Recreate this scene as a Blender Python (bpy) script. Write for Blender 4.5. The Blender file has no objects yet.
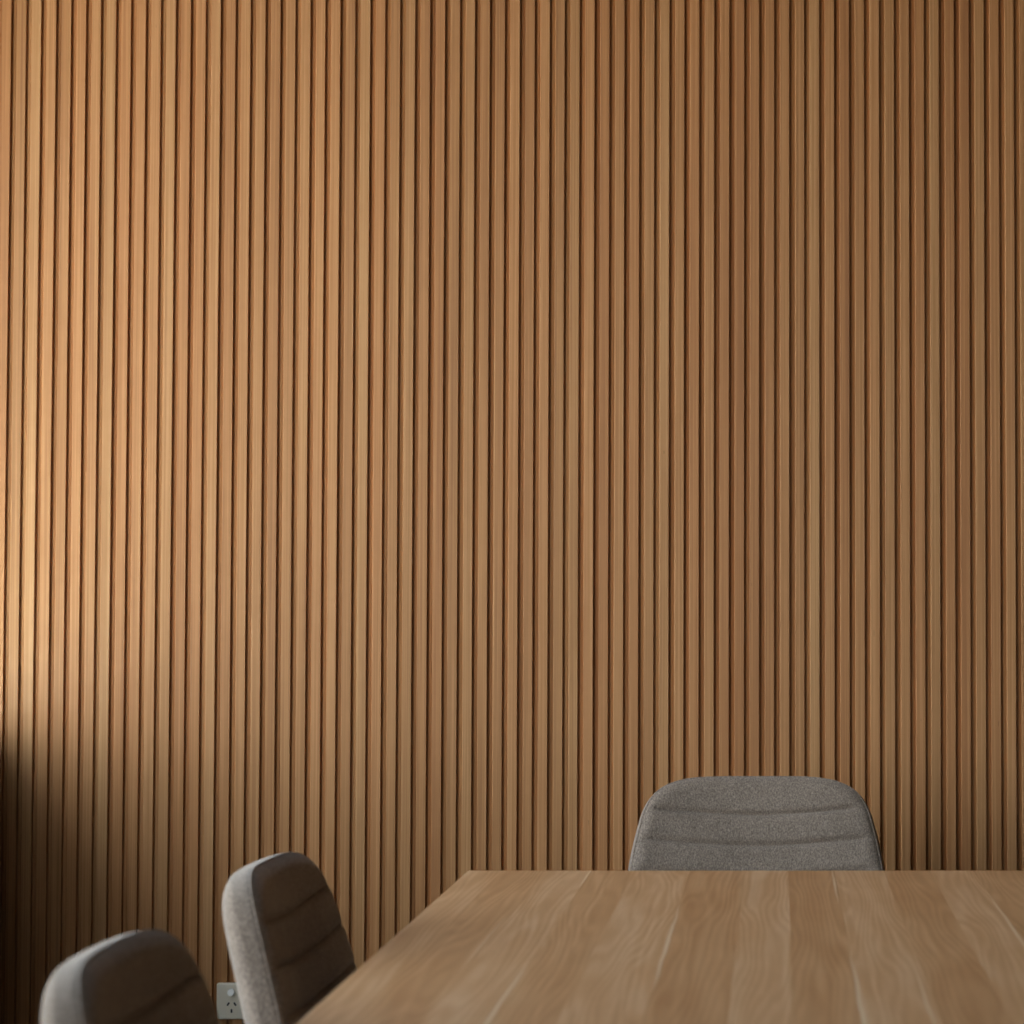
import bpy, bmesh, math, random
from mathutils import Vector
random.seed(4)
S = bpy.context.scene
COL = S.collection
PI = math.pi

# ------------------------------------------------------------------ basics
def link(name, bm, mat=None, parent=None, smooth=False, loc=(0, 0, 0)):
    me = bpy.data.meshes.new(name)
    bmesh.ops.recalc_face_normals(bm, faces=bm.faces[:])
    bm.to_mesh(me); bm.free()
    if smooth:
        for p in me.polygons: p.use_smooth = True
    o = bpy.data.objects.new(name, me); COL.objects.link(o)
    if mat: me.materials.append(mat)
    o.location = loc
    if parent: o.parent = parent
    return o

def thing(name, label, cat, loc=(0, 0, 0), rz=0, group=None):
    o = bpy.data.objects.new(name, None); COL.objects.link(o)
    o.empty_display_size = .1
    o.location = loc; o.rotation_euler = (0, 0, rz)
    o['label'] = label; o['category'] = cat
    if group: o['group'] = group
    return o

def struct(o):
    o['kind'] = 'structure'; return o

def add_box(bm, lo, hi, bevel=0, seg=2):
    r = bmesh.ops.create_cube(bm, size=1)
    vs = r['verts']
    for v in vs:
        v.co = Vector([(lo[i] + hi[i]) / 2 + v.co[i] * (hi[i] - lo[i]) for i in range(3)])
    if bevel:
        es = list({e for v in vs for e in v.link_edges})
        bmesh.ops.bevel(bm, geom=es, offset=bevel, segments=seg, affect='EDGES', profile=.5)

def add_tube(bm, pts, rad, n=16, caps=True):
    """tube along points, rad number or list"""
    if not isinstance(rad, (list, tuple)): rad = [rad] * len(pts)
    pts = [Vector(p) for p in pts]
    rings = []
    prev = None
    for i, p in enumerate(pts):
        t = (pts[min(i + 1, len(pts) - 1)] - pts[max(i - 1, 0)]).normalized()
        a = Vector((0, 0, 1)) if abs(t.z) < .9 else Vector((1, 0, 0))
        if prev is None: u = t.cross(a).normalized()
        else: u = (prev - t * prev.dot(t)).normalized()
        prev = u
        w = t.cross(u)
        rings.append([bm.verts.new(p + (u * math.cos(2 * PI * k / n) + w * math.sin(2 * PI * k / n)) * rad[i]) for k in range(n)])
    for a, b in zip(rings, rings[1:]):
        for k in range(n):
            bm.faces.new((a[k], a[(k + 1) % n], b[(k + 1) % n], b[k]))
    if caps:
        bm.faces.new(rings[0][::-1]); bm.faces.new(rings[-1])

# ------------------------------------------------------------------ node helpers
class NT:
    def __init__(s, name):
        s.m = bpy.data.materials.new(name); s.m.use_nodes = True
        s.t = s.m.node_tree; s.b = s.t.nodes['Principled BSDF']
    def n(s, kind, **kw):
        nd = s.t.nodes.new(kind)
        for k, v in kw.items():
            if k.startswith('i_'):
                nd.inputs[k[2:].replace('_', ' ')].default_value = v
            else: setattr(nd, k, v)
        return nd
    def l(s, a, b): s.t.links.new(a, b)
    def math(s, op, a, b=None, c=None):
        nd = s.t.nodes.new('ShaderNodeMath'); nd.operation = op
        for i, x in enumerate((a, b, c)):
            if x is None: continue
            if isinstance(x, (int, float)): nd.inputs[i].default_value = x
            else: s.l(x, nd.inputs[i])
        return nd.outputs[0]
    def mix(s, fac, a, b, mode='MIX'):
        nd = s.t.nodes.new('ShaderNodeMix'); nd.data_type = 'RGBA'; nd.blend_type = mode
        for x, idx in ((fac, 0), (a, 6), (b, 7)):
            if isinstance(x, (int, float, tuple)): nd.inputs[idx].default_value = x
            else: s.l(x, nd.inputs[idx])
        return nd.outputs[2]
    def ramp(s, fac, stops, mode='LINEAR'):
        nd = s.t.nodes.new('ShaderNodeValToRGB'); cr = nd.color_ramp; cr.interpolation = mode
        while len(cr.elements) > 1: cr.elements.remove(cr.elements[-1])
        cr.elements[0].position = stops[0][0]; cr.elements[0].color = stops[0][1]
        for p, c in stops[1:]:
            e = cr.elements.new(p); e.color = c
        s.l(fac, nd.inputs[0]); return nd.outputs[0]
    def noise(s, vec, scale, detail=2, rough=.5, dist=0):
        nd = s.n('ShaderNodeTexNoise', i_Scale=scale, i_Detail=detail, i_Roughness=rough, i_Distortion=dist)
        s.l(vec, nd.inputs['Vector']); return nd.outputs['Fac']
    def mapping(s, vec, sc):
        nd = s.n('ShaderNodeMapping'); nd.inputs['Scale'].default_value = sc
        s.l(vec, nd.inputs['Vector']); return nd.outputs[0]
    def bump(s, h, strength, dist):
        nd = s.n('ShaderNodeBump'); nd.inputs['Strength'].default_value = strength
        nd.inputs['Distance'].default_value = dist
        s.l(h, nd.inputs['Height']); s.l(nd.outputs[0], s.b.inputs['Normal'])

def plain(name, col, rough=.5, metal=0, noise=.04):
    w = NT(name)
    tc = w.n('ShaderNodeTexCoord')
    f = w.noise(tc.outputs['Object'], 12, 3)
    a = tuple(c * (1 - noise) for c in col) + (1,); b = tuple(min(1, c * (1 + noise)) for c in col) + (1,)
    w.l(w.mix(f, a, b), w.b.inputs['Base Color'])
    w.b.inputs['Roughness'].default_value = rough; w.b.inputs['Metallic'].default_value = metal
    return w.m

# ------------------------------------------------------------------ measured layout
EYE = 1.16
WALL_Y = 5.0
PITCH = .03018
GX0 = -.0051                      # centre of one dark slot
XL, XR = -1.588, 4.2              # side walls
YB = -5.0                         # wall behind
CEIL = 3.15
TOP_Z = .74

# ------------------------------------------------------------------ materials
def across_grain(w, k):
    """satin timber scatters a highlight across its grain (x on the wall and on the table)"""
    cx = w.n('ShaderNodeCombineXYZ'); cx.inputs[0].default_value = 1
    w.l(cx.outputs[0], w.b.inputs['Tangent']); w.b.inputs['Anisotropic'].default_value = k

def wood_slat():
    w = NT('oak_slat_wood')
    tc = w.n('ShaderNodeTexCoord'); sep = w.n('ShaderNodeSeparateXYZ'); w.l(tc.outputs['Object'], sep.inputs[0])
    cell = w.math('FLOOR', w.math('DIVIDE', w.math('SUBTRACT', sep.outputs[0], GX0 - .002), PITCH))
    wn = w.n('ShaderNodeTexWhiteNoise', noise_dimensions='1D'); w.l(cell, wn.inputs['W'])
    wn2 = w.n('ShaderNodeTexWhiteNoise', noise_dimensions='1D'); w.l(w.math('ADD', cell, 77.3), wn2.inputs['W'])
    # shift grain from slat to slat
    cmb = w.n('ShaderNodeCombineXYZ')
    w.l(sep.outputs[0], cmb.inputs[0]); w.l(sep.outputs[1], cmb.inputs[1])
    w.l(w.math('ADD', sep.outputs[2], w.math('MULTIPLY', wn.outputs[0], 7)), cmb.inputs[2])
    fine = w.noise(w.mapping(cmb.outputs[0], (270, 60, 1.4)), 1, 3, .6)
    broad = w.noise(w.mapping(cmb.outputs[0], (60, 30, .8)), 1, 2, .5)
    tone = w.math('ADD', w.math('MULTIPLY', wn.outputs[0], .24), w.math('ADD', w.math('ADD', w.math('MULTIPLY', fine, 1.35), -.25), w.math('MULTIPLY', broad, .42)))
    c = w.ramp(tone, [(.40, (.345, .149, .050, 1)), (.75, (.475, .222, .081, 1)), (1.05, (.570, .296, .122, 1))])
    hue = w.mix(wn2.outputs[0], (1.03, .97, .93, 1), (.97, 1.03, 1.06, 1))
    c = w.mix(.8, c, hue, 'MULTIPLY')
    # a few tiny dark pores
    pores = w.noise(w.mapping(cmb.outputs[0], (160, 40, 30)), 1, 1)
    c = w.mix(w.math('MULTIPLY', w.math('GREATER_THAN', pores, .80), .35), c, (.10, .04, .015, 1))
    w.l(c, w.b.inputs['Base Color'])
    w.b.inputs['Roughness'].default_value = .58
    w.b.inputs['Specular IOR Level'].default_value = .5
    across_grain(w, .6)
    w.bump(fine, .12, .0006)
    return w.m

# stave seams of the table top (metres across, from the photo) and a tone for each stave
SEAMS = [(-.4757, .55), (-.4216, .35), (-.3546, .62), (-.2862, .40), (-.222, .62), (-.1345, .28), (-.0525, .66),
         (.0114, .30), (.0822, .66), (.157, .32), (.2276, .66), (.2951, .38), (.355, .25), (.42, .55), (.49, .3), (.55, .6), (.61, .4)]
def wood_table():
    w = NT('oak_tabletop_wood')
    tc = w.n('ShaderNodeTexCoord'); sep = w.n('ShaderNodeSeparateXYZ'); w.l(tc.outputs['Object'], sep.inputs[0])
    x, y, z = sep.outputs
    x01 = w.math('DIVIDE', w.math('ADD', x, .5), 1.2)
    tone = w.ramp(x01, [(max(0, (sx + .5) / 1.2), (t, t, t, 1)) for sx, t in SEAMS], 'CONSTANT')
    tn = w.n('ShaderNodeSeparateColor'); w.l(tone, tn.inputs[0]); tn = tn.outputs[0]
    seed = w.n('ShaderNodeTexWhiteNoise', noise_dimensions='1D')
    idx = w.ramp(x01, [(max(0, (sx + .5) / 1.2), ((i * .618) % 1,) * 3 + (1,)) for i, (sx, t) in enumerate(SEAMS)], 'CONSTANT')
    si = w.n('ShaderNodeSeparateColor'); w.l(idx, si.inputs[0]); si = si.outputs[0]
    cmb = w.n('ShaderNodeCombineXYZ')
    w.l(x, cmb.inputs[0]); w.l(w.math('ADD', y, w.math('MULTIPLY', si, 9)), cmb.inputs[1]); w.l(w.math('MULTIPLY', si, 3.7), cmb.inputs[2])
    warp = w.noise(w.mapping(cmb.outputs[0], (11, .55, 1)), 1, 2, .5)
    rings = w.math('ADD', w.math('MULTIPLY', x, 150), w.math('MULTIPLY', warp, 46))
    rings = w.math('MULTIPLY', w.math('ADD', w.math('SINE', rings), 1), .5)
    rings = w.math('POWER', rings, 1.6)
    lines = w.math('SINE', w.math('ADD', w.math('MULTIPLY', x, 520), w.math('MULTIPLY', w.noise(w.mapping(cmb.outputs[0], (12, .9, 1)), 1, 2, .5), 90)))
    rings = w.math('ADD', rings, w.math('MULTIPLY', lines, .55))
    fine = w.noise(w.mapping(cmb.outputs[0], (380, 9, 1)), 1, 3, .65)
    mott = w.noise(w.mapping(cmb.outputs[0], (18, 6, 1)), 1, 2, .5)
    t = w.math('ADD', w.math('MULTIPLY', tn, .55), w.math('ADD', w.math('MULTIPLY', rings, .13), w.math('ADD', w.math('MULTIPLY', fine, .30), w.math('MULTIPLY', mott, .26))))
    c = w.ramp(t, [(.32, (.430, .212, .084, 1)), (.62, (.585, .340, .165, 1)), (.92, (.740, .500, .300, 1))])
    # pale sapwood streaks that run along some seams for part of the length
    streaks = [(-.0, 0, 0, 0)]
    streaks = [(-.2862, 3.62, 3.9, .004), (-.2862, 2.0, 2.9, .005), (-.1335, 2.66, 3.42, .005), (.0824, 3.42, 3.9, .004),
               (.0848, 1.7, 2.98, .006), (.1535, 2.3, 2.85, .004), (.296, 2.5, 3.6, .0045), (-.3560, 2.8, 3.3, .003)]
    tot = None
    wob = w.math('MULTIPLY', w.math('SUBTRACT', w.noise(w.mapping(tc.outputs['Object'], (0, 6, 0)), 1, 1), .5), .004)
    xw = w.math('ADD', x, wob)
    for sx, y0, y1, hw in streaks:
        d = w.math('ABSOLUTE', w.math('SUBTRACT', xw, sx))
        ym, yh = (y0 + y1) / 2, (y1 - y0) / 2
        taper = w.math('SUBTRACT', 1, w.math('DIVIDE', w.math('ABSOLUTE', w.math('SUBTRACT', y, ym)), yh))
        taper = w.math('POWER', w.math('MAXIMUM', taper, 0.0001), .4)
        m = w.math('MAXIMUM', w.math('MULTIPLY', w.math('SUBTRACT', w.math('MULTIPLY', taper, hw * .7), d), 1 / .0028), 0)
        m = w.math('MINIMUM', m, 1)
        tot = m if tot is None else w.math('MAXIMUM', tot, m)
    c = w.mix(w.math('MULTIPLY', tot, .8), c, (.86, .70, .50, 1))
    w.l(c, w.b.inputs['Base Color'])
    w.l(w.math('ADD', .44, w.math('MULTIPLY', fine, .12)), w.b.inputs['Roughness'])
    w.b.inputs['Specular IOR Level'].default_value = 1.0
    across_grain(w, .75)
    w.bump(fine, .08, .0005)
    return w.m

def fabric():
    w = NT('grey_wool_fabric')
    tc = w.n('ShaderNodeTexCoord')
    o = tc.outputs['Object']
    n1 = w.noise(w.mapping(o, (520, 520, 330)), 1, 2, .8)
    n2 = w.noise(w.mapping(o, (420, 420, 170)), 1, 2, .7)
    n3 = w.noise(o, 14, 2)
    t = w.math('ADD', w.math('MULTIPLY', n1, .55), w.math('ADD', w.math('MULTIPLY', n2, .35), w.math('MULTIPLY', n3, .10)))
    c = w.ramp(t, [(.36, (.126, .101, .083, 1)), (.5, (.265, .213, .177, 1)), (.64, (.450, .368, .308, 1))])
    w.l(c, w.b.inputs['Base Color'])
    w.b.inputs['Roughness'].default_value = .92
    w.b.inputs['Specular IOR Level'].default_value = .2
    w.b.inputs['Sheen Weight'].default_value = .25
    w.b.inputs['Sheen Roughness'].default_value = .5
    w.bump(t, .22, .0010)
    return w.m

def floor_mat():
    w = NT('dark_grey_carpet')
    tc = w.n('ShaderNodeTexCoord')
    f = w.noise(tc.outputs['Object'], 260, 3, .7)
    w.l(w.mix(f, (.020, .019, .018, 1), (.060, .056, .052, 1)), w.b.inputs['Base Color'])
    w.b.inputs['Roughness'].default_value = .95
    w.bump(f, .4, .003)
    return w.m

def glass_mat():
    w = NT('clear_window_glass')
    tr = w.n('ShaderNodeBsdfTransparent'); tr.inputs[0].default_value = (.96, .98, .97, 1)
    gl = w.n('ShaderNodeBsdfGlossy'); gl.inputs['Roughness'].default_value = .01
    mx = w.n('ShaderNodeMixShader'); mx.inputs[0].default_value = .06
    w.l(tr.outputs[0], mx.inputs[1]); w.l(gl.outputs[0], mx.inputs[2])
    w.l(mx.outputs[0], w.t.nodes['Material Output'].inputs['Surface'])
    return w.m

M = dict(ledge=plain('pale_stone', (.72, .70, .66), .8), slat=wood_slat(), table=wood_table(), fabric=fabric(), floor=floor_mat(), glass=glass_mat(),
         wall=plain('darkened_wall_paint', (.16, .15, .14), .85), dark=plain('charcoal_paint', (.04, .038, .036), .85),  # wall: left wall colour darkened well below white to cut bounced light
         ceiling=plain('darkened_ceiling_paint', (.12, .115, .105), .9), steel=plain('black_powder_coat', (.018, .018, .018), .45),  # ceiling: unseen, colour darkened from white so less fill reaches the chairs
         frame=plain('dark_window_metal', (.03, .03, .032), .4), leg=plain('oak_leg_wood', (.38, .21, .10), .5, noise=.15),
         plate=plain('white_plastic', (.93, .83, .66), .35, noise=.01), knob=plain('bright_white_plastic', (.9, .88, .82), .3, noise=.01), hole=plain('socket_black', (.01, .01, .01), .6))

# ------------------------------------------------------------------ room
# timber slat wall: deep narrow slot, shallow step, slat face with eased edges
bm = bmesh.new()
prof = []
n0 = math.floor((XL - GX0) / PITCH); n1 = math.ceil((XR - GX0) / PITCH)
Yf, Ys, Yd = WALL_Y, WALL_Y + .0062, WALL_Y + .0098
for k in range(n0, n1 + 1):
    g = GX0 + k * PITCH
    j = random.uniform(-.0003, .0003)
    prof += [(g - .0023, Yf + .0006), (g - .0023, Yd), (g + .0023, Yd), (g + .0023, Yf + .0033), (g + .0084 + j, Ys), (g + .0087 + j, Yf + .0014)]
    for a in (25, 50, 75):
        a = math.radians(a)
        prof.append((g + .0087 + j + .0014 * (1 - math.cos(a)), Yf + .0014 * (1 - math.sin(a))))
    prof += [(g + .0102 + j, Yf), (g + PITCH - .0029, Yf)]
prof = [p for p in prof if XL - .012 <= p[0] <= XR + .05]
back = WALL_Y + .06
lo = [bm.verts.new((p[0], p[1], 0)) for p in prof]; hi = [bm.verts.new((p[0], p[1], CEIL)) for p in prof]
for i in range(len(prof) - 1): bm.faces.new((lo[i], lo[i + 1], hi[i + 1], hi[i]))
b = [bm.verts.new((prof[0][0], back, 0)), bm.verts.new((prof[-1][0], back, 0)), bm.verts.new((prof[-1][0], back, CEIL)), bm.verts.new((prof[0][0], back, CEIL))]
bm.faces.new(b); bm.faces.new((b[0], b[3], hi[0], lo[0])); bm.faces.new((b[1], b[2], hi[-1], lo[-1]))
wb = struct(link('wall_back', bm, M['slat']))
wb['label'] = 'wall of vertical oak slats with narrow dark gaps'

def box_struct(name, lo, hi, mat):
    bm = bmesh.new(); add_box(bm, lo, hi); return struct(link(name, bm, mat))
T = .048
box_struct('floor', (XL - T, YB - T, -.12), (XR + T, back, 0), M['floor'])
box_struct('ceiling', (XL - T, YB - T, CEIL), (XR + T, back, CEIL + .12), M['ceiling'])
box_struct('wall_right', (XR, YB, 0), (XR + .12, back, CEIL), M['dark'])
box_struct('wall_front', (XL, YB - .12, 0), (XR, YB, CEIL), M['dark'])

# left wall with a run of windows that starts beside the slat wall
HEAD = 3.0
WINS = [(3.35, 4.99, .890), (1.45, 3.25, .56), (-3.4, -.8, .60)]
bm = bmesh.new()
add_box(bm, (XL - .05, YB, HEAD), (XL, back, CEIL))
ys = [back] + [v for a, b_, _ in WINS for v in (b_, a)] + [YB]
for i in range(0, len(ys), 2): add_box(bm, (XL - .05, ys[i + 1], 0), (XL, ys[i], HEAD))
for a, b_, SILL in WINS: add_box(bm, (XL - .05, a, 0), (XL, b_, SILL))
struct(link('wall_left', bm, M['wall']))
for i, (a, b_, SILL) in enumerate(WINS):
    bm = bmesh.new(); f = .010
    x0, x1 = XL - .048, XL - .018
    add_box(bm, (x0, a, SILL), (x1, b_, SILL + f)); add_box(bm, (x0, a, HEAD - f), (x1, b_, HEAD))
    add_box(bm, (x0, a, SILL + f), (x1, a + f, HEAD - f)); add_box(bm, (x0, b_ - f, SILL + f), (x1, b_, HEAD - f))
    w = struct(link('window_%d' % (i + 1), bm, M['frame']))
    bm = bmesh.new(); add_box(bm, (XL - .036, a + f, SILL + f), (XL - .030, b_ - f, HEAD - f))
    link('pane', bm, M['glass'], w)
    li = bpy.data.lights.new('daylight', 'AREA'); li.shape = 'RECTANGLE'
    li.size = HEAD - SILL; li.size_y = b_ - a; li.cycles.is_portal = True
    lo_ = bpy.data.objects.new('daylight', li); COL.objects.link(lo_)
    lo_.location = (XL - .052, (a + b_) / 2, (SILL + HEAD) / 2)
    lo_.rotation_euler = (0, -PI / 2, 0)

lg = box_struct('trim_2', (XL - .24, 4.1, .80), (XL - .052, WALL_Y + .05, .884), M['ledge'])
lg['label'] = 'sunlit pale ledge outside below the windows'
box_struct('trim_1', (XL - 1.35, 1.4, 2.62), (XL - .06, WALL_Y + .8, 2.76), M['dark'])['label'] = 'deep eave outside above the windows'

# ------------------------------------------------------------------ power outlet on the slat wall
PW, PH, PT = .116, .0715, .010
ox, oz = (217.3 - 778) / 500 + PW / 2, EYE - (999.8 - 595) / 500 / 1.0067
po = thing('power_outlet', 'white double power outlet on the slat wall behind the two left chairs', 'power outlet', (ox + .0085, WALL_Y, oz))
bm = bmesh.new()
def rr(ins):
    """rounded rectangle, inset from the plate outline"""
    w_, h_, rad = PW / 2 - ins, PH / 2 - ins, max(.0045 - ins, .0015)
    return [(sx * (w_ - rad) + rad * math.cos(math.radians(a0 + a)), sz * (h_ - rad) + rad * math.sin(math.radians(a0 + a)))
            for sx, sz, a0 in ((1, 1, 0), (-1, 1, 90), (-1, -1, 180), (1, -1, 270)) for a in range(0, 91, 15)]
rings = [[bm.verts.new((x, y, z)) for x, z in rr(ins)] for ins, y in ((0, 0), (0, -PT + .003), (.0004, -PT + .0015), (.0014, -PT + .0004), (.003, -PT))]
for a_, b_ in zip(rings, rings[1:]):
    for k in range(len(a_)): bm.faces.new((a_[k], a_[(k + 1) % len(a_)], b_[(k + 1) % len(a_)], b_[k]))
bm.faces.new(rings[0]); bm.faces.new(rings[-1])
link('plate', bm, M['plate'], po)
for s in (-1, 1):
    cx = s * .0285 if s > 0 else -.0270
    bm = bmesh.new()                                      # rounded rocker switch
    r = bmesh.ops.create_cone(bm, cap_ends=True, segments=28, radius1=.0075, radius2=.0066, depth=.006)
    for v in bm.verts: v.co = Vector((v.co.x, -v.co.z, v.co.y))
    for v in bm.verts:
        if v.co.y < 0: v.co.y += -.0012 + v.co.z * .22
    link('switch', bm, M['knob'], po, loc=(cx - .001, -PT - .0036, .0182))
    for dx, dz, ang in ((-.0072, -.0055, -33), (.0062, -.0055, 33), (-.0005, -.0190, 0)):
        bm = bmesh.new(); add_box(bm, (-.0016, -.0006, -.0036), (.0016, .0012, .0036))
        o = link('socket_slot', bm, M['hole'], po, loc=(cx + dx, -PT - .0001, dz + .0)); o.rotation_euler = (0, math.radians(-ang), 0)

# ------------------------------------------------------------------ table
TX0, TX1, TY0, TY1 = -.4730, .66, 1.55, 3.835
tb = thing('meeting_table', 'long oak meeting table with a stave-jointed top', 'table')
bm = bmesh.new(); add_box(bm, (TX0, TY0, TOP_Z - .032), (TX1, TY1, TOP_Z), .0018, 2)
link('tabletop', bm, M['table'], tb)
for sx in (TX0 + .16, TX1 - .16 - .03):
    bm = bmesh.new(); add_box(bm, (sx, TY0 + .32, TOP_Z - .082), (sx + .03, TY1 - .32, TOP_Z - .032), .002)
    link('rail', bm, M['steel'], tb)
for sx in (0, 1):
    for sy in (0, 1):
        x = TX0 + .175 if sx == 0 else TX1 - .175; y = TY0 + .36 if sy == 0 else TY1 - .36
        bm = bmesh.new(); add_tube(bm, [(x, y, TOP_Z - .082), (x + (sx * 2 - 1) * .05, y + (sy * 2 - 1) * .05, 0)], [.026, .017], 20)
        link('leg', bm, M['leg'], tb, smooth=False)

# ------------------------------------------------------------------ chairs
CH_TOP = .833
# half width of the backrest against depth below its top edge
HW = [(0, .085), (.0015, .112), (.005, .137), (.011, .157), (.019, .173), (.028, .184), (.042, .1945), (.058, .2025), (.080, .2085), (.107, .2155), (.140, .2225), (.175, .2275),
      (.22, .231), (.27, .228), (.32, .214), (.36, .190), (.385, .16), (.397, .12), (.40, .08)]
def outline():
    pts = [(w * 1.003, CH_TOP - d) for d, w in HW] ; pts += [(-w * 1.003, CH_TOP - d) for d, w in reversed(HW)]
    return pts
def back_centre(x, z):
    """middle surface of the shell: reclined, wrapped forward at the sides (chair faces -y)"""
    h = z - .45
    y = .21 + math.tan(math.radians(RECLINE)) * h + .10 * h * h
    y -= .025 * (abs(x) / .22) ** 2.0
    return y
RECLINE = 11.0
SEAM_D = (.065, .1185, .172, .2255, .279)
def seam_z(d, x): return CH_TOP - d - .004 + .016 * (abs(x) / .2) ** 1.6
def shell_point(x, z, s, side):
    """side +1 back, -1 front; s = distance to the outline"""
    H, R = (.024, .024) if side < 0 else (.027, .034)
    flat = .006
    k = min(max(s, 0) / R, 1)
    t = flat + (H - flat) * math.sqrt(max(0, 1 - (1 - k) ** 2))
    if side < 0:
        t += .006 * min(1, max(0, (s - .012) / .08))
        fade = min(1, max(0, (s - .004) / .022))
        for d in SEAM_D:
            dz = z - seam_z(d, x)
            t -= fade * (.0092 * math.exp(-(abs(dz) / .0034) ** 1.2))
    return t * side
def backrest_bm():
    bm = bmesh.new()
    NA, NR = 300, 96
    poly = outline(); cx, cz = 0, CH_TOP - .19
    # densify and resample the outline evenly
    seg = []; L = 0
    P = poly + [poly[0]]
    acc = [0]
    for a, b in zip(P, P[1:]):
        L += math.hypot(a[0] - b[0], a[1] - b[1]); acc.append(L)
    out = []
    i = 0
    for k in range(NA):
        t = L * k / NA
        while acc[i + 1] < t: i += 1
        u = (t - acc[i]) / (acc[i + 1] - acc[i])
        out.append((P[i][0] + (P[i + 1][0] - P[i][0]) * u, P[i][1] + (P[i + 1][1] - P[i][1]) * u))
    for _ in range(6):                                    # ease the corners of the polyline
        out = [tuple((out[k - 1][c] + 2 * out[k][c] + out[(k + 1) % NA][c]) / 4 for c in (0, 1)) for k in range(NA)]
    nrm = []
    for k in range(NA):
        a, b = out[k - 1], out[(k + 1) % NA]
        t = Vector((b[0] - a[0], b[1] - a[1])).normalized(); n = Vector((t.y, -t.x))
        if n.dot(Vector((out[k][0] - cx, out[k][1] - cz))) < 0: n = -n
        nrm.append(n)
    rs = [1 - (1 - i / NR) ** 1.0 for i in range(NR + 1)]
    rs = [math.sin(PI / 2 * i / NR) ** 1.0 for i in range(NR + 1)]
    def vert(k, r, side):
        v = Vector((out[k][0] - cx, out[k][1] - cz))
        x, z = cx + v.x * r, cz + v.y * r
        s = (1 - r) * abs(v.dot(nrm[k]))
        # normal of the middle surface
        e = .002
        gx = (back_centre(x + e, z) - back_centre(x - e, z)) / (2 * e); gz = (back_centre(x, z + e) - back_centre(x, z - e)) / (2 * e)
        n = Vector((-gx, 1, -gz)).normalized()
        return Vector((x, back_centre(x, z), z)) + n * shell_point(x, z, s, side)
    for side in (-1, 1):
        c = bm.verts.new(vert(0, 0, side))
        prev = None
        for r in rs[1:]:
            ring = [bm.verts.new(vert(k, r, side)) for k in range(NA)]
            if prev is None:
                for k in range(NA): bm.faces.new((c, ring[k], ring[(k + 1) % NA]))
            else:
                for k in range(NA): bm.faces.new((prev[k], prev[(k + 1) % NA], ring[(k + 1) % NA], ring[k]))
            prev = ring
        if side < 0: edge = prev
        else:
            for k in range(NA): bm.faces.new((edge[k], edge[(k + 1) % NA], prev[(k + 1) % NA], prev[k]))
    # piping path: just inside the front edge
    return bm, [vert(k, 1 - .0020 / abs(Vector((out[k][0] - cx, out[k][1] - cz)).dot(nrm[k])), -1) for k in range(0, NA, 2)]

def seat_bm2():
    """cushion as one closed surface: rings from the top middle over the edge to the bottom middle"""
    bm = bmesh.new(); NA, NR = 120, 36
    def pt(a, r, side):
        c, s_ = math.cos(a), math.sin(a); n = 3.4
        q = (abs(c) ** n + abs(s_) ** n) ** (-1 / n)
        x, y = .232 * q * c * r, .232 * q * s_ * r
        x *= 1 - .08 * max(0, y) / .22
        s = (1 - r) * .232; h = min(s / .03, 1)
        t = .008 + .026 * math.sqrt(max(0, 1 - (1 - h) ** 2))
        z = .425 + t * side + .012 * (x / .22) ** 2 - .012 * max(0, -y / .22) ** 2
        if side > 0:
            for sy in (-.14, -.06, .02, .10): z -= .005 * math.exp(-((y - sy) / .005) ** 2) * min(1, s / .03)
        return (x, y - .015, z)
    for side in (1, -1):
        c = bm.verts.new(pt(0, 0, side)); prev = None
        for i in range(1, NR + 1):
            r = math.sin(PI / 2 * i / NR)
            ring = [bm.verts.new(pt(2 * PI * k / NA, r, side)) for k in range(NA)]
            for k in range(NA):
                if prev is None: bm.faces.new((c, ring[k], ring[(k + 1) % NA]))
                else: bm.faces.new((prev[k], prev[(k + 1) % NA], ring[(k + 1) % NA], ring[k]))
            prev = ring
        if side > 0: edge = prev
        else:
            for k in range(NA): bm.faces.new((edge[k], edge[(k + 1) % NA], prev[(k + 1) % NA], prev[k]))
    return bm

CHG = 'grey upholstered chairs around the oak table'
def make_chair():
    t = thing('dining_chair', 'x', 'chair', group=None)
    bm, pipe = backrest_bm()
    bk = link('backrest', bm, M['fabric'], t, smooth=True)
    bm = bmesh.new()
    add_tube(bm, pipe + [pipe[0], pipe[1]], .0015, 8, caps=False)
    link('piping', bm, M['fabric'], bk, smooth=True)
    link('seat', seat_bm2(), M['fabric'], t, smooth=True)
    bm = bmesh.new(); add_box(bm, (-.15, -.16, .378), (.15, .15, .394), .004)
    for sx in (-1, 1):
        add_tube(bm, [(sx * .11, .10, .386), (sx * .11, .19, .392), (sx * .11, .232, .42), (sx * .11, .252, .50)], .010, 12)
    link('frame', bm, M['steel'], t)
    for sx in (-1, 1):
        for sy in (-1, 1):
            bm = bmesh.new()
            add_tube(bm, [(sx * .135, sy * .135 - .005, .380), (sx * .205, sy * .20 - .005, 0)], [.018, .011], 18)
            link('leg', bm, M['leg'], t, smooth=True)
    return t

def copy_tree(o, parent=None):
    c = o.copy(); COL.objects.link(c); c.parent = parent
    for ch in list(o.children): copy_tree(ch, c)
    return c

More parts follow.
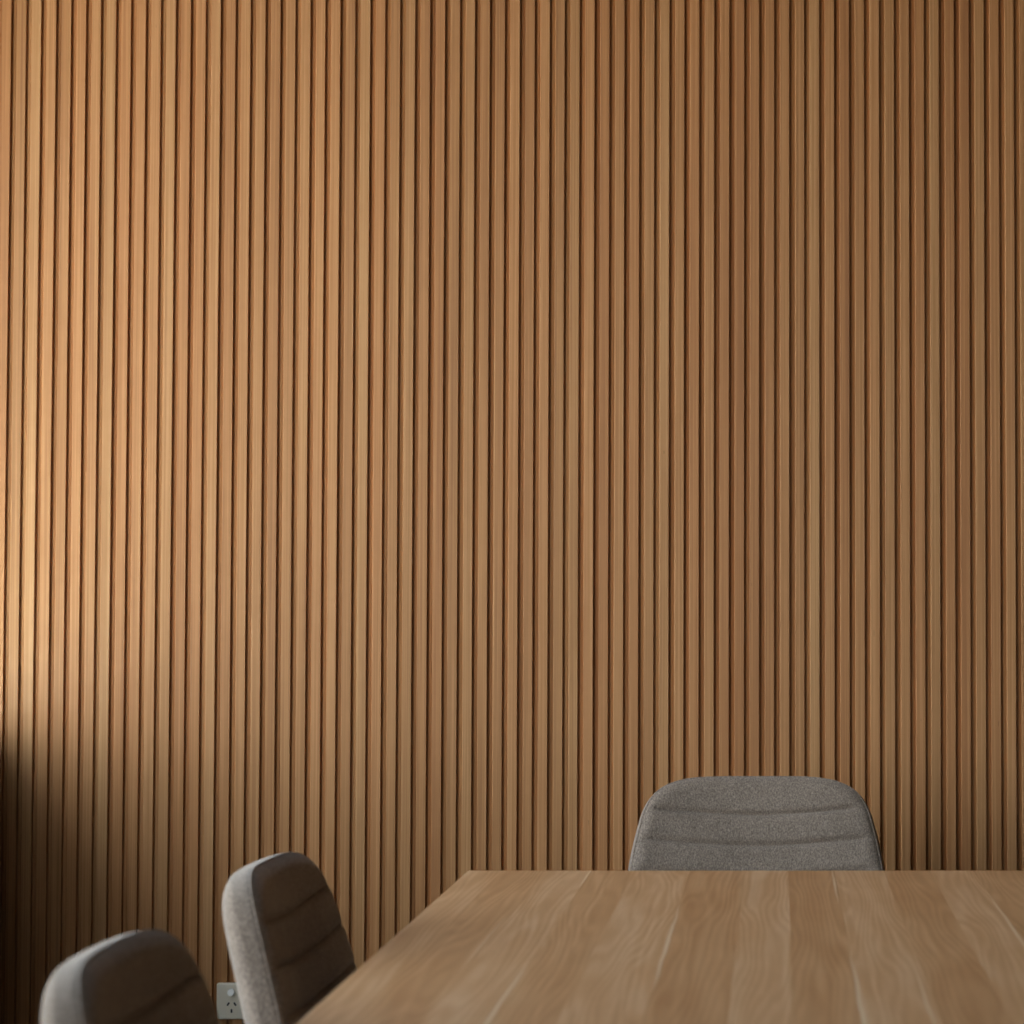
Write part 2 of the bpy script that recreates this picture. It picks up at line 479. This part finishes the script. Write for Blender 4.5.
def place(t, ref, target, rz):
    """put the local point ref (top middle of the backrest) above target x, y"""
    c, s = math.cos(rz), math.sin(rz)
    t.location = (target[0] - (ref[0] * c - ref[1] * s), target[1] - (ref[0] * s + ref[1] * c), 0)
    t.rotation_euler = (0, 0, rz)
chair = make_chair()
REF = (0, back_centre(0, .80))
c2 = copy_tree(chair); c1 = copy_tree(chair)
place(chair, REF, (-.0390, 4.50), math.radians(1))
place(c2, REF, (-.631, 3.081), math.radians(89))
place(c1, REF, (-.626, 2.344), math.radians(89.5))
chair['label'] = 'grey upholstered chair facing us at the far end of the oak table'
c2['label'] = 'grey upholstered chair at the table side, in front of the power outlet'
c1['label'] = 'blurred grey upholstered chair nearest us in the lower left corner'
for c in (chair, c2, c1): c['group'] = CHG

# ------------------------------------------------------------------ sky outside
W = bpy.data.worlds.new('sky'); S.world = W; W.use_nodes = True
nt = W.node_tree; bg = nt.nodes['Background']
tc = nt.nodes.new('ShaderNodeTexCoord'); sp = nt.nodes.new('ShaderNodeSeparateXYZ')
nt.links.new(tc.outputs['Generated'], sp.inputs[0])
mp = nt.nodes.new('ShaderNodeMapRange'); mp.inputs[1].default_value = -1; mp.inputs[2].default_value = 1
nt.links.new(sp.outputs[2], mp.inputs[0])
cr = nt.nodes.new('ShaderNodeValToRGB'); nt.links.new(mp.outputs[0], cr.inputs[0])
cr.color_ramp.elements[0].position = 0; cr.color_ramp.elements[0].color = (.30, .26, .21, 1)
cr.color_ramp.elements[1].position = 1; cr.color_ramp.elements[1].color = (.45, .55, .70, 1)
for p, c in ((.47, (.46, .39, .30, 1)), (.515, (1, .96, .91, 1)), (.60, (.92, .97, 1, 1)), (.72, (.56, .64, .76, 1))):
    e = cr.color_ramp.elements.new(p); e.color = c
nt.links.new(cr.outputs[0], bg.inputs[0]); bg.inputs[1].default_value = 5.6

# sun: comes along the facade, lights the ledge and never enters the room
sd = bpy.data.lights.new('sun', 'SUN'); sd.energy = 130; sd.angle = math.radians(.6); sd.color = (.66, .83, 1)
so = bpy.data.objects.new('sun', sd); COL.objects.link(so)
so.rotation_euler = Vector((-.006, math.cos(math.radians(25)), -math.sin(math.radians(25)))).to_track_quat('-Z', 'Y').to_euler()
so.location = (-4, -6, 5)

# ------------------------------------------------------------------ camera
F = 2500.0
p = math.atan(F / 60600)
cam = bpy.data.cameras.new('camera'); co = bpy.data.objects.new('camera', cam); COL.objects.link(co)
co.location = (0, 0, EYE); co.rotation_euler = (PI / 2 + p, 0, 0)
cam.sensor_width = 36; cam.sensor_fit = 'HORIZONTAL'; cam.lens = F / 1024 * 36
cam.shift_x = (512 - 778) / 1024
cam.shift_y = ((595 - F * math.tan(p)) - 512) / 1024
cam.clip_start = .05
cam.dof.use_dof = True; cam.dof.focus_distance = 4.4; cam.dof.aperture_fstop = 6.6
S.camera = co

S.view_settings.view_transform = 'Standard'; S.view_settings.look = 'None'
S.view_settings.exposure = .46; S.view_settings.gamma = 1; S.view_settings.use_curve_mapping = False
S.cycles.use_denoising = True
S.cycles.max_bounces = 10; S.cycles.diffuse_bounces = 6; S.cycles.transparent_max_bounces = 8
S.cycles.sample_clamp_indirect = 40
